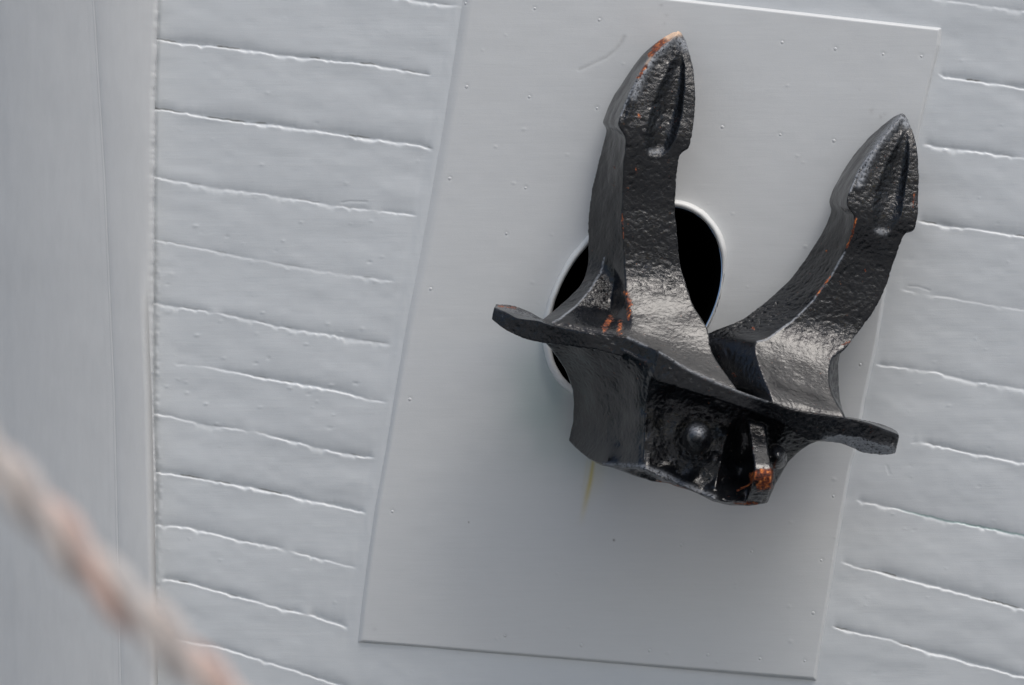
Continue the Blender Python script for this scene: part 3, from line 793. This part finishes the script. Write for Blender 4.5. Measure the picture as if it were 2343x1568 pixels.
wear_glint = np.maximum(wear_glint, 0.55 * near([(1588, 984), (1602, 986)], 11) * (D > .38))  # highlight on top of the pin head, painted pale
bare = np.maximum(near([(1527, 81), (1540, 74), (1553, 71)], 9), 0) * 1.6
bare = np.maximum(bare, 0.5 * near([(1478, 146), (1488, 132)], 3)); bare = np.clip(bare * front2, 0, 1)
cast = np.clip(0.62 - 0.5 * side, 0.1, 1)
cheek = (PYy > 790) & (PXx < 1480) & (D < .42)
cast = np.where(cheek, 0.25, cast) * (1 - 0.72 * slope)

def part(name, sel, label=None):
    fq = FQ[sel]; used, inv = np.unique(fq, return_inverse=True)
    o = make_obj(name, V2[used], inv.reshape(-1, 4), M_BLACK, anchor)
    for nm, a in (('rust', rust), ('wear_glint', wear_glint), ('bare', bare), ('cast', cast)): attr(o, nm, a[used])
    o.data.normals_split_custom_set_from_vertices(VN[used].tolist())
    if label: o['label'] = label
    return o
ix = {k: i for i, k in enumerate(names)}
part('fluke', who == ix['fluke_a'], 'left fluke with a bare orange tip')
part('fluke', who == ix['fluke_b'], 'right fluke with a red rust line along its edge')
part('tripping_flange', who == ix['tripping_flange'])
part('crown', (who == ix['crown']) | (who == ix['rib']))
part('pin_head', who == ix['knob_a']); part('pin_head', who == ix['knob_b'])
# shank: tapered bar running up the hawse pipe from the slot in the crown
sv, sf = loft([[(1560, 800, .17), (1640, 830, .17), (1640, 850, .10), (1560, 830, .10)],
               [(1500, 745, .05), (1560, 770, .05), (1550, 800, -.02), (1490, 780, -.02)],
               [(1440, 700, -.30), (1495, 720, -.30), (1480, 755, -.36), (1430, 735, -.36)],
               [(1430, 690, -.75), (1480, 705, -.75), (1470, 740, -.80), (1425, 725, -.80)]])
sh = make_obj('shank', sv, sf, M_BLACK, anchor)
zz = np.zeros(len(sv))
for nm in ('rust', 'wear_glint', 'bare'): attr(sh, nm, zz)
attr(sh, 'cast', zz + .4)

# ------------------------------------------------------------------ the mooring rope near the lens
rd = 5.45
def rp(x, y): return Vector(PX(x - 8, y + 26, rd))
pts = catmull([[*rp(-420, 650)], [*rp(-200, 830)], [*rp(0, 1040)], [*rp(120, 1168)], [*rp(240, 1300)], [*rp(350, 1400)], [*rp(460, 1515)], [*rp(640, 1680)], [*rp(860, 1870)]], 60)
RAD = 0.0100; PITCH = 0.150
rv, rf = [], []
seg = np.linalg.norm(np.diff(pts, axis=0), axis=1); L = np.concatenate([[0], np.cumsum(seg)])
tan = np.gradient(pts, axis=0); tan /= np.linalg.norm(tan, axis=1)[:, None]
upv = np.array([0, 1.0, 0])
rope = empty('mooring_rope', tuple(pts[len(pts) // 2]))
tag(rope, 'thick blurred beige pink twisted rope crossing the lower left corner in front of the hull', 'rope')
for st in range(3):
    rv, rf = [], []; K = 14
    for i, p in enumerate(pts):
        T_ = tan[i]; B1 = np.cross(T_, upv); B1 /= np.linalg.norm(B1); B2 = np.cross(T_, B1)
        a = 2 * math.pi * (L[i] / PITCH + st / 3)
        c = p + RAD * (B1 * math.cos(a) + B2 * math.sin(a))
        for k in range(K):
            q = 2 * math.pi * k / K; r = RAD * 0.78 * (1 + 0.04 * math.cos(9 * q + i))
            rv.append(c + r * (B1 * math.cos(q) + B2 * math.sin(q)))
    for i in range(len(pts) - 1):
        for k in range(K): rf.append((i * K + k, i * K + (k + 1) % K, (i + 1) * K + (k + 1) % K, (i + 1) * K + k))
    so_ = make_obj('strand', np.array(rv), np.array(rf), M_ROPE, rope)
    attr(so_, 'pink', np.full(len(rv), (0.0, 0.75, 0.1)[st]))

# everything above was laid out square to the hull: lean the bow and what hangs on it out to its real angle
for o in (bow, anchor, rope):
    o.location = LEANM @ o.location; o.rotation_euler = (LEAN, 0, 0)
